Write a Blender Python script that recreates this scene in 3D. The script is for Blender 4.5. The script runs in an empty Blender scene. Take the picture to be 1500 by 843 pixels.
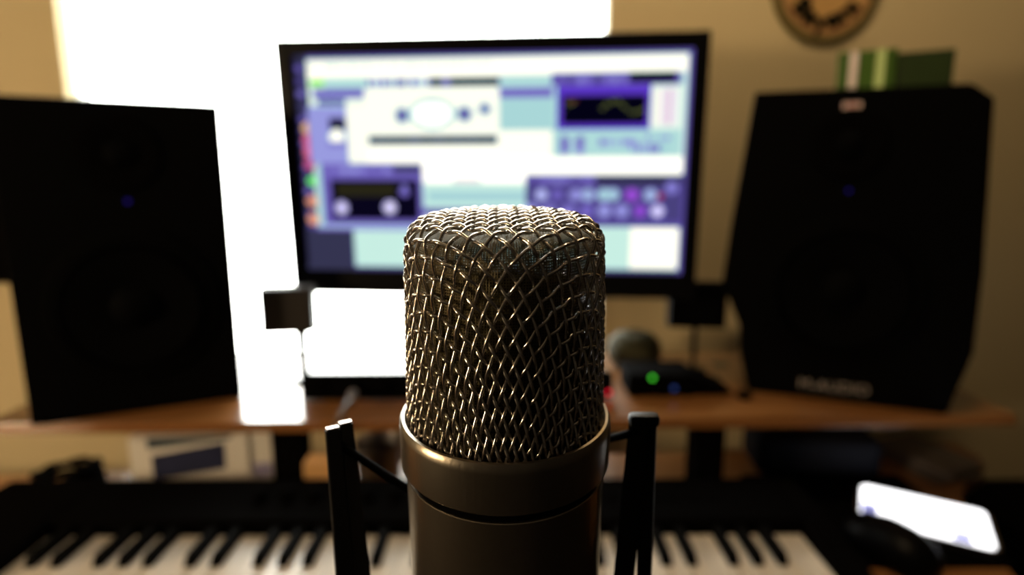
import bpy, bmesh, math, random
import numpy as np
from mathutils import Vector, Matrix, Euler
random.seed(7)
R = math.radians
PI = math.pi
scn = bpy.context.scene
COL = scn.collection

# ------------------------------------------------------------------ camera
cam_d = bpy.data.cameras.new('camera')
cam = bpy.data.objects.new('camera', cam_d)
COL.objects.link(cam)
cam.location = (0, 0, 1.20)
cam.rotation_euler = (R(90 - 10.25), 0, -R(3.25))
cam_d.sensor_width = 36
cam_d.lens = 880 * 36 / 1500
cam_d.clip_start = 0.01
cam_d.dof.use_dof = True
cam_d.dof.focus_distance = 0.126
cam_d.dof.aperture_fstop = 7.2
scn.camera = cam

# ------------------------------------------------------------------ daylight outside the window, exposure
WORLD_STRENGTH = 18.0
world = bpy.data.worlds.new('overcast_sky')
scn.world = world
world.use_nodes = True
bg = world.node_tree.nodes['Background']
bg.inputs['Color'].default_value = (1.0, 0.985, 0.95, 1)
bg.inputs['Strength'].default_value = WORLD_STRENGTH
LAMP_STRENGTH = 92.0
WALL_FILL_STRENGTH = 85.0
LAMP_COLOR = (1.0, 0.72, 0.42, 1)
scn.view_settings.view_transform = 'Standard'
scn.view_settings.look = 'None'
scn.view_settings.gamma = 1.0
scn.view_settings.exposure = 0.0
scn.view_settings.use_curve_mapping = False
scn.cycles.use_denoising = True
scn.cycles.max_bounces = 8
scn.cycles.transparent_max_bounces = 16
scn.cycles.sample_clamp_indirect = 6.0

# sky portal: the window opening itself (guides sampling, gives no light of its own)
pl = bpy.data.lights.new('window_portal', 'AREA')
pl.shape = 'RECTANGLE'; pl.size = 0.98; pl.size_y = 1.32
pl.cycles.is_portal = True
po = bpy.data.objects.new('window_portal', pl)
po.location = (-0.235, 1.225, 1.47)
po.rotation_euler = (R(-90), 0, 0)
COL.objects.link(po)

# ------------------------------------------------------------------ helpers
def obj(name, bm, mat=None, parent=None, smooth=True, angle=35, loc=None, rot=None):
    me = bpy.data.meshes.new(name)
    if smooth:
        for f in bm.faces: f.smooth = True
        for e in bm.edges:
            if len(e.link_faces) == 2 and e.calc_face_angle(0) > R(angle): e.smooth = False
    areas = sorted(f.calc_area() for f in bm.faces)
    boxy = smooth and 6 < len(areas) < 400 and areas[-1] > 12 * areas[len(areas) // 2]
    bm.to_mesh(me); bm.free()
    o = bpy.data.objects.new(name, me)
    COL.objects.link(o)
    if boxy:                                     # large flat faces keep true normals beside their rounded edges
        w = o.modifiers.new('flat_faces', 'WEIGHTED_NORMAL'); w.keep_sharp = True; w.weight = 100
    if mat:
        for m in (mat if isinstance(mat, (list, tuple)) else [mat]): me.materials.append(m)
    if parent: o.parent = parent
    if loc: o.location = loc
    if rot: o.rotation_euler = rot
    return o

def tag(o, label=None, cat=None, group=None, kind=None):
    if label: o['label'] = label
    if cat: o['category'] = cat
    if group: o['group'] = group
    if kind: o['kind'] = kind
    return o

def thing(name, label, cat, loc=(0, 0, 0), rz=0, group=None):
    o = bpy.data.objects.new(name, None)
    o.empty_display_size = 0.02
    COL.objects.link(o)
    o.location = loc; o.rotation_euler = (0, 0, rz)
    return tag(o, label, cat, group)

def box(bm, x0, x1, y0, y1, z0, z1, bev=0, seg=2, mi=0):
    r = bmesh.ops.create_cube(bm, size=1)
    vs = r['verts']
    for v in vs:
        v.co = Vector((x0 + (v.co.x + .5) * (x1 - x0), y0 + (v.co.y + .5) * (y1 - y0), z0 + (v.co.z + .5) * (z1 - z0)))
    fs = {f for v in vs for f in v.link_faces}
    for f in fs: f.material_index = mi
    if bev:
        es = {e for v in vs for e in v.link_edges}
        bmesh.ops.bevel(bm, geom=list(es), offset=bev, segments=seg, affect='EDGES', profile=.5)
    return bm

def bx(*a, **k):
    return box(bmesh.new(), *a, **k)

def prism(poly, y0, y1, bev=0, seg=3, bm=None):
    """polygon in xz, extruded along y"""
    bm = bm or bmesh.new()
    a = [bm.verts.new((x, y0, z)) for x, z in poly]
    b = [bm.verts.new((x, y1, z)) for x, z in poly]
    n = len(poly)
    fs = [bm.faces.new(a), bm.faces.new(b[::-1])]
    for i in range(n):
        fs.append(bm.faces.new((a[i], b[i], b[(i + 1) % n], a[(i + 1) % n])))
    bmesh.ops.recalc_face_normals(bm, faces=fs)
    if bev:
        es = list({e for f in fs for e in f.edges})
        bmesh.ops.bevel(bm, geom=es, offset=bev, segments=seg, affect='EDGES', profile=.5)
    return bm

def lathe(prof, n=48, bm=None, axis='z', off=(0, 0, 0), cap=True):
    """profile of (r,z) turned about z (or pointing along -y with axis='y')"""
    bm = bm or bmesh.new()
    rings = []
    def P(r, z, a):
        x, y = r * math.cos(a), r * math.sin(a)
        p = (x, y, z) if axis == 'z' else (x, -z, y)
        return (p[0] + off[0], p[1] + off[1], p[2] + off[2])
    fs = []
    for r, z in prof:
        if r < 1e-7: rings.append([bm.verts.new(P(0, z, 0))])
        else: rings.append([bm.verts.new(P(r, z, 2 * PI * k / n)) for k in range(n)])
    for A, B in zip(rings, rings[1:]):
        if len(A) == 1 and len(B) == 1: continue
        for k in range(n):
            k2 = (k + 1) % n
            if len(A) == 1: fs.append(bm.faces.new((A[0], B[k2], B[k])))
            elif len(B) == 1: fs.append(bm.faces.new((A[k], A[k2], B[0])))
            else: fs.append(bm.faces.new((A[k], A[k2], B[k2], B[k])))
    if cap:
        for A in (rings[0], rings[-1]):
            if len(A) > 1: fs.append(bm.faces.new(A))
    bmesh.ops.recalc_face_normals(bm, faces=fs)
    return bm

def tube(pts, r, n=10, bm=None, cap=True, closed=False):
    bm = bm or bmesh.new()
    pts = [Vector(p) for p in pts]
    N = len(pts); rings = []
    prev = None
    for i, p in enumerate(pts):
        if closed: t = pts[(i + 1) % N] - pts[i - 1]
        else: t = pts[min(i + 1, N - 1)] - pts[max(i - 1, 0)]
        t.normalize()
        if prev is None:
            u = t.orthogonal().normalized()
        else:
            u = (prev - t * prev.dot(t)).normalized()
        prev = u; v = t.cross(u)
        rr = r[i] if isinstance(r, (list, tuple)) else r
        rings.append([bm.verts.new(p + (u * math.cos(2 * PI * k / n) + v * math.sin(2 * PI * k / n)) * rr) for k in range(n)])
    m = N if closed else N - 1
    for i in range(m):
        A, B = rings[i], rings[(i + 1) % N]
        for k in range(n):
            bm.faces.new((A[k], A[(k + 1) % n], B[(k + 1) % n], B[k]))
    if cap and not closed:
        bm.faces.new(rings[0][::-1]); bm.faces.new(rings[-1])
    return bm

def bez(p0, p1, p2, p3, n=16):
    p0, p1, p2, p3 = map(Vector, (p0, p1, p2, p3))
    out = []
    for i in range(n + 1):
        t = i / n; s = 1 - t
        out.append(p0 * s**3 + p1 * 3 * s * s * t + p2 * 3 * s * t * t + p3 * t**3)
    return out

def ring(R0, r, z=0, n=64, m=12, bm=None, c=(0, 0)):
    return tube([(c[0] + R0 * math.cos(2 * PI * k / n), c[1] + R0 * math.sin(2 * PI * k / n), z) for k in range(n)], r, m, bm, closed=True)

def text_mesh(txt, size, depth=0.0004, bold=0):
    cu = bpy.data.curves.new('t', 'FONT'); cu.body = txt; cu.size = size; cu.extrude = depth
    cu.align_x = 'CENTER'; cu.align_y = 'CENTER'; cu.resolution_u = 4; cu.bevel_depth = bold; cu.bevel_resolution = 1
    o = bpy.data.objects.new('t', cu); COL.objects.link(o)
    bpy.context.view_layer.update()
    me = bpy.data.meshes.new_from_object(o.evaluated_get(bpy.context.evaluated_depsgraph_get()))
    bpy.data.objects.remove(o); bpy.data.curves.remove(cu)
    bm = bmesh.new(); bm.from_mesh(me); bpy.data.meshes.remove(me)
    return bm                                   # lies in xy, reads along +x, faces +z

# ------------------------------------------------------------------ materials
def mat(name, col, rough=.5, metal=0, spec=.5, coat=0, bump=0, bscale=200, var=0, vscale=20, coat_rough=.1, aniso=None):
    m = bpy.data.materials.new(name); m.use_nodes = True
    nt = m.node_tree; b = nt.nodes['Principled BSDF']
    b.inputs['Base Color'].default_value = (*col, 1)
    b.inputs['Roughness'].default_value = rough
    b.inputs['Metallic'].default_value = metal
    b.inputs['Specular IOR Level'].default_value = spec
    b.inputs['Coat Weight'].default_value = coat
    b.inputs['Coat Roughness'].default_value = coat_rough
    tc = nt.nodes.new('ShaderNodeTexCoord')
    if var:
        n = nt.nodes.new('ShaderNodeTexNoise'); n.inputs['Scale'].default_value = vscale; n.inputs['Detail'].default_value = 4
        mx = nt.nodes.new('ShaderNodeMix'); mx.data_type = 'RGBA'
        mx.inputs[6].default_value = (*[c * (1 - var) for c in col], 1)
        mx.inputs[7].default_value = (*[min(1, c * (1 + var)) for c in col], 1)
        nt.links.new(tc.outputs['Object'], n.inputs['Vector'])
        nt.links.new(n.outputs['Fac'], mx.inputs[0]); nt.links.new(mx.outputs[2], b.inputs['Base Color'])
    if bump:
        n = nt.nodes.new('ShaderNodeTexNoise'); n.inputs['Scale'].default_value = bscale
        if aniso:
            mp = nt.nodes.new('ShaderNodeMapping'); mp.inputs['Scale'].default_value = aniso
            nt.links.new(tc.outputs['Object'], mp.inputs['Vector']); nt.links.new(mp.outputs['Vector'], n.inputs['Vector'])
        else: nt.links.new(tc.outputs['Object'], n.inputs['Vector'])
        bp = nt.nodes.new('ShaderNodeBump'); bp.inputs['Strength'].default_value = bump; bp.inputs['Distance'].default_value = .001
        nt.links.new(n.outputs['Fac'], bp.inputs['Height']); nt.links.new(bp.outputs['Normal'], b.inputs['Normal'])
    return m

def wood(name, c0, c1, rough=.3, coat=.6, scale=(1.5, 18, 18)):
    m = mat(name, c0, rough, coat=coat, coat_rough=.12)
    nt = m.node_tree; b = nt.nodes['Principled BSDF']
    tc = nt.nodes['Texture Coordinate']; mp = nt.nodes.new('ShaderNodeMapping'); mp.inputs['Scale'].default_value = scale
    n = nt.nodes.new('ShaderNodeTexNoise'); n.inputs['Scale'].default_value = 3; n.inputs['Detail'].default_value = 6; n.inputs['Distortion'].default_value = .6
    cr = nt.nodes.new('ShaderNodeValToRGB')
    cr.color_ramp.elements[0].position = .3; cr.color_ramp.elements[0].color = (*c0, 1)
    cr.color_ramp.elements[1].position = .72; cr.color_ramp.elements[1].color = (*c1, 1)
    nt.links.new(tc.outputs['Object'], mp.inputs['Vector']); nt.links.new(mp.outputs['Vector'], n.inputs['Vector'])
    nt.links.new(n.outputs['Fac'], cr.inputs['Fac']); nt.links.new(cr.outputs['Color'], b.inputs['Base Color'])
    return m

def emit(name, col, s):
    m = bpy.data.materials.new(name); m.use_nodes = True
    nt = m.node_tree; nt.nodes.clear()
    e = nt.nodes.new('ShaderNodeEmission'); e.inputs['Color'].default_value = (*col, 1); e.inputs['Strength'].default_value = s
    o = nt.nodes.new('ShaderNodeOutputMaterial'); nt.links.new(e.outputs[0], o.inputs[0])
    return m

M = {}
M['wall'] = mat('ochre_paint', (.64, .53, .31), .9, spec=.15, bump=.15, bscale=350, var=.03, vscale=6)
M['dark_wall'] = mat('dark_paint', (.03, .026, .022), .9, spec=.1, var=.05)
M['ceiling'] = mat('ceiling_paint', (.10, .085, .065), .9, spec=.1, var=.03)
M['carpet'] = mat('dark_carpet', (.018, .015, .013), .95, spec=.05, bump=.4, bscale=900, var=.2, vscale=80)
M['trim'] = mat('white_paint', (.75, .73, .68), .45, var=.02)
M['desk'] = wood('desk_wood', (.26, .105, .028), (.36, .155, .045), .38, .25)
M['shelf'] = wood('shelf_wood', (.24, .095, .024), (.34, .145, .042), .3, 1.0)
m_ = M['shelf'].node_tree.nodes['Principled BSDF']; m_.inputs['Coat Roughness'].default_value = .015; m_.inputs['Coat IOR'].default_value = 1.6
M['rack_gloss'] = mat('rack_gloss_black', (.003, .003, .003), .12, spec=.5, coat=.6, var=.1)
M['black'] = mat('black_vinyl', (.002, .002, .0022), .7, spec=.02, bump=.1, bscale=900, var=.2, vscale=60)
M['black_gloss'] = mat('black_gloss_plastic', (.003, .003, .0035), .4, spec=.10, var=.1)
M['black_matte'] = mat('black_matte_plastic', (.002, .0018, .0018), .85, spec=.01, var=.1)
M['rubber'] = mat('black_rubber', (.002, .002, .002), .8, spec=.02, var=.1)
M['mount'] = mat('black_coated_metal', (.004, .004, .004), .5, spec=.2, bump=.1, bscale=1500, var=.1)
M['cut_edge'] = mat('bare_worn_edge', (.75, .66, .6), .3, 1, var=.1, vscale=300)
M['cone'] = mat('woofer_cone', (.0018, .0018, .002), .7, spec=.02, var=.2, vscale=60)
M['nickel'] = mat('champagne_nickel', (.38, .335, .265), .31, 1, bump=.05, bscale=900, aniso=(1, 1, .06), var=.06, vscale=500)
M['wire'] = mat('grille_wire', (.64, .59, .52), .26, 1, var=.1, vscale=400)
M['grey'] = mat('grey_plastic', (.028, .025, .023), .6, spec=.2, var=.1)
M['key_white'] = mat('key_ivory', (.78, .72, .63), .35, coat=.15, var=.02)
M['key_black'] = mat('key_ebony', (.003, .003, .003), .7, spec=.03, var=.1)
M['paper_white'] = mat('white_card', (.88, .84, .76), .6, var=.04, vscale=25)
M['paper_grey'] = mat('grey_paper', (.13, .11, .095), .7, var=.25, vscale=25)
M['print_blue'] = mat('print_blue', (.02, .026, .075), .5, var=.5, vscale=40)
M['print_teal'] = mat('print_teal', (.012, .04, .06), .5, var=.2, vscale=40)
M['print_lilac'] = mat('print_lilac', (.35, .32, .5), .6, var=.2, vscale=40)
M['tan_card'] = mat('tan_cardboard', (.75, .42, .16), .7, var=.1, vscale=30, bump=.1)
M['navy'] = mat('dark_navy_fabric', (.005, .006, .010), .8, spec=.1, bump=.2, bscale=900, var=.3, vscale=60)
M['green'] = mat('green_print', (.06, .13, .018), .35, spec=.4, var=.15, vscale=60)
M['green_dark'] = mat('dark_green_print', (.022, .04, .010), .4, spec=.3, var=.1, vscale=60)
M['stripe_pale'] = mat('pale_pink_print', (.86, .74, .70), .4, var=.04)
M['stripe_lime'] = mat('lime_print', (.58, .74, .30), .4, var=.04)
M['sign_face'] = mat('ochre_enamel', (.50, .30, .11), .6, spec=.2, var=.12, vscale=30)
M['sign_band'] = mat('rust_enamel', (.40, .21, .09), .6, spec=.2, var=.1, vscale=30)
M['sign_rim'] = mat('olive_enamel', (.17, .13, .045), .6, spec=.2, var=.1, vscale=30)
M['letter_dark'] = mat('dark_print', (.004, .005, .002), .7, spec=.1, var=.1)
M['letter_grey'] = mat('silver_print', (.32, .29, .27), .5, var=.1, vscale=200)
M['badge'] = mat('pale_badge', (.8, .62, .6), .4, var=.05)
M['badge_red'] = mat('red_badge', (.5, .05, .06), .4, var=.05)
M['ceramic'] = mat('olive_glaze', (.045, .042, .022), .75, spec=.08, var=.1, vscale=30)
M['steel'] = mat('brushed_steel', (.30, .28, .27), .4, 1, var=.1, vscale=60)
M['knob_silver'] = mat('dull_silver', (.34, .30, .29), .45, .6, var=.1, vscale=200)
M['green_card'] = mat('grey_green_card', (.05, .085, .075), .6, var=.1, vscale=60)
M['gold'] = mat('capsule_gold', (.5, .36, .12), .3, 1, var=.05, vscale=100)
M['led_green'] = emit('led_green', (.06, .62, .03), 2.2)
M['led_red'] = emit('led_red', (.8, .01, .03), 2.0)
M['led_blue'] = emit('led_blue', (.045, .02, .40), .28)
M['led_dim_blue'] = emit('led_dim_blue', (.05, .09, .35), .5)
M['lamp_globe'] = emit('lamp_glow', LAMP_COLOR[:3], LAMP_STRENGTH)
M['pendant_globe'] = emit('pendant_glow', LAMP_COLOR[:3], WALL_FILL_STRENGTH)

# thin clear glass
g = bpy.data.materials.new('window_glass'); g.use_nodes = True
nt = g.node_tree; nt.nodes.clear()
o_ = nt.nodes.new('ShaderNodeOutputMaterial'); mx_ = nt.nodes.new('ShaderNodeMixShader')
tr_ = nt.nodes.new('ShaderNodeBsdfTransparent'); gl_ = nt.nodes.new('ShaderNodeBsdfGlossy'); fr_ = nt.nodes.new('ShaderNodeFresnel')
gl_.inputs['Roughness'].default_value = .02; fr_.inputs['IOR'].default_value = 1.3
tr_.inputs['Color'].default_value = (.97, .985, .97, 1)
nt.links.new(fr_.outputs[0], mx_.inputs[0]); nt.links.new(tr_.outputs[0], mx_.inputs[1]); nt.links.new(gl_.outputs[0], mx_.inputs[2]); nt.links.new(mx_.outputs[0], o_.inputs[0])
M['glass'] = g

# fine woven cloth of the inner grille: opaque threads, open holes, laid out on the cloth's own uv
m = bpy.data.materials.new('fine_wire_cloth'); m.use_nodes = True
nt = m.node_tree; b = nt.nodes['Principled BSDF']
b.inputs['Base Color'].default_value = (.10, .078, .03, 1); b.inputs['Metallic'].default_value = .4; b.inputs['Roughness'].default_value = .45
uv = nt.nodes.new('ShaderNodeUVMap'); uv.uv_map = 'weave'
sep = nt.nodes.new('ShaderNodeSeparateXYZ'); nt.links.new(uv.outputs[0], sep.inputs[0])
def mth(op, a, bb):
    n = nt.nodes.new('ShaderNodeMath'); n.operation = op
    for i, x in enumerate((a, bb)):
        if x is None: continue
        if hasattr(x, 'is_output'): nt.links.new(x, n.inputs[i])
        else: n.inputs[i].default_value = x
    return n.outputs[0]
hx = mth('ABSOLUTE', mth('SUBTRACT', mth('FRACT', sep.outputs[0], None), .5), None)
hy = mth('ABSOLUTE', mth('SUBTRACT', mth('FRACT', sep.outputs[1], None), .5), None)
hole = mth('MULTIPLY', mth('LESS_THAN', hx, .20), mth('LESS_THAN', hy, .20))
bp = nt.nodes.new('ShaderNodeBump'); bp.inputs['Strength'].default_value = 1; bp.inputs['Distance'].default_value = .0003
nt.links.new(mth('MAXIMUM', hx, hy), bp.inputs['Height']); nt.links.new(bp.outputs[0], b.inputs['Normal'])
tr = nt.nodes.new('ShaderNodeBsdfTransparent'); mx = nt.nodes.new('ShaderNodeMixShader')
nt.links.new(hole, mx.inputs[0]); nt.links.new(b.outputs[0], mx.inputs[1]); nt.links.new(tr.outputs[0], mx.inputs[2])
nt.links.new(mx.outputs[0], nt.nodes['Material Output'].inputs[0])
M['fine_cloth'] = m

# ------------------------------------------------------------------ the room
XL, XR, YB, YF, ZC = -1.75, 1.75, -2.2, 1.14, 2.5
T = .12
TB = .03
tag(obj('floor', bx(XL - T, XR + T, YB - T, YF + T, -.1, 0), M['carpet']), 'dark carpeted floor under the desk', kind='structure')
tag(obj('ceiling', bx(XL - T, XR + T, YB - T, YF + T, ZC, ZC + .1), M['ceiling']), 'dim ceiling above the room', kind='structure')
WX0, WX1, WZ0, WZ1 = -.720, .240, .85, 2.12
bm = bmesh.new()
for a in ((XL - T, WX0, 0, ZC), (WX1, XR + T, 0, ZC), (WX0, WX1, 0, WZ0), (WX0, WX1, WZ1, ZC)):
    box(bm, a[0], a[1], YF, YF + TB, a[2], a[3])
tag(obj('wall_back', bm, M['wall']), 'ochre wall with the window behind the desk', kind='structure')
tag(obj('wall_left', bx(XL - T, XL, YB, YF, 0, ZC), M['dark_wall']), 'dark wall on the lamp side', kind='structure')
tag(obj('wall_right', bx(XR, XR + T, YB, YF, 0, ZC), M['dark_wall']), 'dark wall on the far side of the desk', kind='structure')
tag(obj('wall_front', bx(XL - T, XR + T, YB - T, YB, 0, ZC), M['dark_wall']), 'dark wall facing the desk', kind='structure')
tag(obj('baseboard_back', bx(XL, XR, YF - .014, YF, 0, .09, bev=.003), M['trim']), 'white baseboard along the ochre wall', kind='structure')
# window: frame outside the opening, clear pane, sill
win = thing('window_1', 'bright blown-out window behind the monitor', 'window', (0, 0, 0))
win['kind'] = 'structure'
fy0, fy1 = YF + TB, YF + TB + .05
bm = bmesh.new()
for a in ((WX0 - .05, WX0 - .004, WZ0 - .05, WZ1 + .05), (WX1 + .004, WX1 + .05, WZ0 - .05, WZ1 + .05), (WX0 - .004, WX1 + .004, WZ0 - .05, WZ0 - .004), (WX0 - .004, WX1 + .004, WZ1 + .004, WZ1 + .05)):
    box(bm, a[0], a[1], fy0, fy1, a[2], a[3], bev=.003)
obj('window_frame', bm, M['trim'], win)
obj('pane', bx(WX0 - .006, WX1 + .006, fy0 + .02, fy0 + .024, WZ0 - .006, WZ1 + .006), M['glass'], win)
obj('window_sill', bx(WX0 + .001, WX1 - .001, YF + .002, fy0 - .001, WZ0 - .001, WZ0 + .012, bev=.002), M['trim'], win)

# ------------------------------------------------------------------ floor lamp (beside the desk, lights the room)
lamp = thing('floor_lamp', 'globe floor lamp standing by the dark wall beside the desk', 'lamp', (-1.55, -.22, 0))
obj('base', lathe([(0, 0), (.13, 0), (.13, .015), (.12, .022), (.02, .03), (0, .03)]), M['black'], lamp)
obj('pole', lathe([(.011, .025), (.011, 1.13)], 16), M['black'], lamp)
obj('socket', lathe([(.011, 1.11), (.03, 1.12), (.03, 1.145), (.0, 1.145)], 24, cap=False), M['black'], lamp)
bm = bmesh.new(); bmesh.ops.create_uvsphere(bm, u_segments=32, v_segments=20, radius=.13)
obj('globe', bm, M['lamp_globe'], lamp, loc=(0, 0, 1.27))

wall_fill = thing('pendant_lamp', 'small globe pendant lamp hanging from the ceiling above the desk', 'lamp', (.32, .55, 0))  # added lamp out of view, brightens the wall right of the window
bm = bmesh.new(); bmesh.ops.create_uvsphere(bm, u_segments=32, v_segments=20, radius=.07)
obj('globe', bm, M['pendant_globe'], wall_fill, loc=(0, 0, 2.13))  # globe of the added wall fill lamp
obj('cord', lathe([(.003, 2.21), (.003, ZC - .02)], 10), M['black'], wall_fill)
obj('socket', lathe([(0, 2.185), (.022, 2.19), (.022, 2.23), (0, 2.24)], 24), M['black'], wall_fill)  # socket of the added wall fill lamp
obj('canopy', lathe([(0, ZC - .03), (.04, ZC - .028), (.05, ZC), (0, ZC)], 32), M['black'], wall_fill)

# ------------------------------------------------------------------ desk
DESK, SHELF = .74, .88
desk = thing('desk', 'orange-brown wooden desk with a curved corner under the keyboard', 'desk', (0, 0, 0))
top = [(-1.05, .44), (.56, .44), (.60, .50), (.625, .60), (.66, .70), (.70, .77), (.76, .83), (.82, .865), (.84, .90), (.84, .955), (-1.05, .915)]
bm = bmesh.new()
a = [bm.verts.new((x, y, DESK)) for x, y in top]; c = [bm.verts.new((x, y, DESK - .03)) for x, y in top]
fs = [bm.faces.new(a), bm.faces.new(c[::-1])] + [bm.faces.new((a[i], c[i], c[(i + 1) % len(top)], a[(i + 1) % len(top)])) for i in range(len(top))]
bmesh.ops.recalc_face_normals(bm, faces=fs)
obj('desk_top', bm, M['desk'], desk, smooth=False)
for x, y in ((-.98, .50), (-.98, .87), (.52, .50), (.78, .90)):
    obj('leg', bx(x - .025, x + .025, y - .025, y + .025, 0, DESK - .03, bev=.003), M['black'], desk)

# shelf on black blocks
shelf = thing('monitor_shelf', 'long orange-brown wooden shelf on black block feet carrying monitor and speakers', 'shelf', (.04, .766, 0), R(-2))
obj('board', bx(-.70, .70, 0, .31, SHELF - .016, SHELF, bev=.002), M['shelf'], shelf)
for x, y in ((-.302, .018), (.277, .018)):
    obj('foot', bx(x - .021, x + .021, y - .016, y + .024, DESK, SHELF - .016, bev=.002), M['black_matte'], shelf)

for x in (-.55, -.02, .52):
    obj('bracket', bx(x - .012, x + .012, .16, .355 + .035 * x, SHELF - .022, SHELF - .016, bev=.001), M['black_matte'], shelf)

# ------------------------------------------------------------------ loudspeakers
def arc_ring(r0, r1, z0, z1): return [(r0, z0), (r1, z1)]
def driver(parent, cx, cz, r, y=0):
    obj('woofer_surround', lathe([(r * 1.12, 0), (r * 1.12, .004), (r * 1.02, .006), (r * .98, .004), (r * .93, .009), (r * .86, .004), (r * .84, .0005)], 56, axis='y', cap=False), M['rubber'], parent, loc=(cx, y, cz))
    obj('woofer_cone', lathe([(r * .86, .0022), (r * .3, -.006), (r * .3, -.004), (r * .2, .004), (0, .008)], 48, axis='y', cap=False), M['cone'], parent, loc=(cx, y - .009, cz))
def tweeter(parent, cx, cz, y=0):
    obj('tweeter_waveguide', lathe([(.048, .0), (.047, .003), (.040, .004), (.03, .0022), (.018, .0012)], 48, axis='y', cap=False), M['black_matte'], parent, loc=(cx, y, cz))
    obj('tweeter_dome', lathe([(.018, .001), (.016, .005), (.009, .0085), (0, .010)], 32, axis='y', cap=False), M['cone'], parent, loc=(cx, y, cz))
def led(parent, cx, cz, mm, r=.0022, y=0):
    obj('indicator_light', lathe([(r, 0), (r, .001), (r * .6, .0022), (0, .0026)], 16, axis='y', cap=False), mm, parent, loc=(cx, y, cz))

sr = thing('loudspeaker', 'black studio loudspeaker with flared sides and a pale badge, below the green tin', 'speaker', (.526, .801, SHELF), R(-25.4))
poly = [(-.128, 0), (.128, 0), (.1485, .09), (.1465, .20), (.133, .42), (.108, .439), (-.147, .441), (-.158, .34), (-.168, .25), (-.175, .165), (-.146, .10), (-.143, .06)]
obj('baffle', prism(poly, 0, .05, bev=.004), M['black'], sr)
poly2 = [(-.126, .001), (.12, .001), (.132, .09), (.13, .40), (.1, .436), (-.14, .438), (-.145, .25), (-.14, .1)]
obj('cabinet', prism(poly2, .05, .268, bev=.006), M['black'], sr)
driver(sr, -.014, .165, .092)
tweeter(sr, -.022, .367)
led(sr, -.018, .304, M['led_blue'], .0026)
bm = bx(-.011, .011, -.0012, 0, -.0042, .0042, bev=.0004, seg=1)
bd = obj('badge', bm, M['badge'], sr, loc=(-.024, 0, .417))
bm = text_mesh('BX8', .0062, .0002); bmesh.ops.rotate(bm, verts=bm.verts, cent=(0, 0, 0), matrix=Matrix.Rotation(R(90), 3, 'X'))
obj('lettering', bm, M['badge_red'], bd, smooth=False, loc=(0, -.0014, 0))
bm = text_mesh('M-AUDIO', .0215, .0003); bmesh.ops.rotate(bm, verts=bm.verts, cent=(0, 0, 0), matrix=Matrix.Rotation(R(90), 3, 'X'))
obj('lettering', bm, M['letter_grey'], sr, smooth=False, loc=(-.013, -.0003, .0215))

sl = thing('loudspeaker', 'black rectangular studio loudspeaker standing beside the window, faint blue light', 'speaker', (-.469, .822, SHELF), R(22.3))
obj('baffle', bx(-.127, .128, 0, .02, 0, .420, bev=.005), M['black'], sl)
obj('cabinet', bx(-.125, .126, .02, .27, .001, .418, bev=.004), M['black'], sl)
driver(sl, .004, .150, .092)
tweeter(sl, .006, .352)
led(sl, .010, .291, M['led_blue'], .0032)

# dark panel on the wall beyond the left speaker
pn = thing('wall_panel', 'black rectangular panel hung on the wall beyond the left loudspeaker', 'panel', (-1.0, YF, 1.175))
obj('panel_board', bx(-.2, .178, -.035, 0, -.155, .157, bev=.004), M['black_matte'], pn)
obj('panel_frame', tube([(-.2, -.035, -.155), (.178, -.035, -.155), (.178, -.035, .157), (-.2, -.035, .157)], .004, 8, closed=True), M['black'], pn)

# ------------------------------------------------------------------ monitor
mon = thing('monitor', 'wide black-bezelled computer monitor showing audio editing windows', 'monitor', (.0174, .9464, 1.2111), R(-8.31))
tilt = R(2.5)
MW, MH = .646, .398
head = Matrix.Rotation(tilt, 4, 'X')
def mpart(name, bm, mt, parent=mon, **k):
    bm.transform(head); return obj(name, bm, mt, parent, **k)
SX0, SX1, SZ0, SZ1 = -.302, .301, -.158, .175       # visible picture area
bm = bmesh.new()
box(bm, -.329, SX0, 0, .016, -MH / 2, MH / 2, bev=.003); box(bm, SX1, .324, 0, .016, -MH / 2, MH / 2, bev=.003)
box(bm, SX0 - .004, SX1 + .004, .0003, .016, SZ1, MH / 2 - .0003, bev=.0025); box(bm, SX0 - .004, SX1 + .004, .0003, .016, -MH / 2 + .0003, SZ0, bev=.0025)
mpart('bezel', bm, M['black_gloss'])
mpart('back_shell', prism([(-MW / 2 + .003, -MH / 2 + .003), (MW / 2 - .003, -MH / 2 + .003), (MW / 2 - .003, MH / 2 - .003), (-MW / 2 + .003, MH / 2 - .003)], .016, .04, bev=.008), M['black'])
obj('stand_neck', bx(-.03, .03, .05, .075, -.326, .04, bev=.004), M['black'], mon)
obj('stand_bracket', bx(-.06, .06, .034, .06, -.06, .06, bev=.004), M['black'], mon)
obj('stand_base', bx(-.11, .11, .036, .115, -.3311, -.321, bev=.004), M['black'], mon)

# the picture on the screen: rows and columns of lit cells coloured by what the programs show
NXs, NYs = 300, 168
L = np.full((NYs, NXs), .70, np.float32)            # brightness map, then a blue-violet screen tone curve
tint = np.zeros((NYs, NXs, 3), np.float32); tw = np.zeros((NYs, NXs), np.float32)
yy, xx = np.mgrid[0:NYs, 0:NXs]
def uvpx(px, py):
    v = (py - 73.) / (399 - 73.)
    xl = 428 + 27 * v; xr = 1018 - 17 * v
    return (px - xl) / (xr - xl) * NXs, v * NYs
def rect(x0, y0, x1, y1, val, col=None, w=1.0):
    ym = (y0 + y1) / 2; a = uvpx(x0, ym)[0]; b_ = uvpx(x1, ym)[0]; c = uvpx(x0, y0)[1]; d = uvpx(x1, y1)[1]
    sl_ = (slice(max(0, int(round(c))), max(0, int(round(d)))), slice(max(0, int(round(a))), max(0, int(round(b_)))))
    if col is None: L[sl_] = val; tw[sl_] = 0
    else: tint[sl_] = col; tw[sl_] = w
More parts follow.
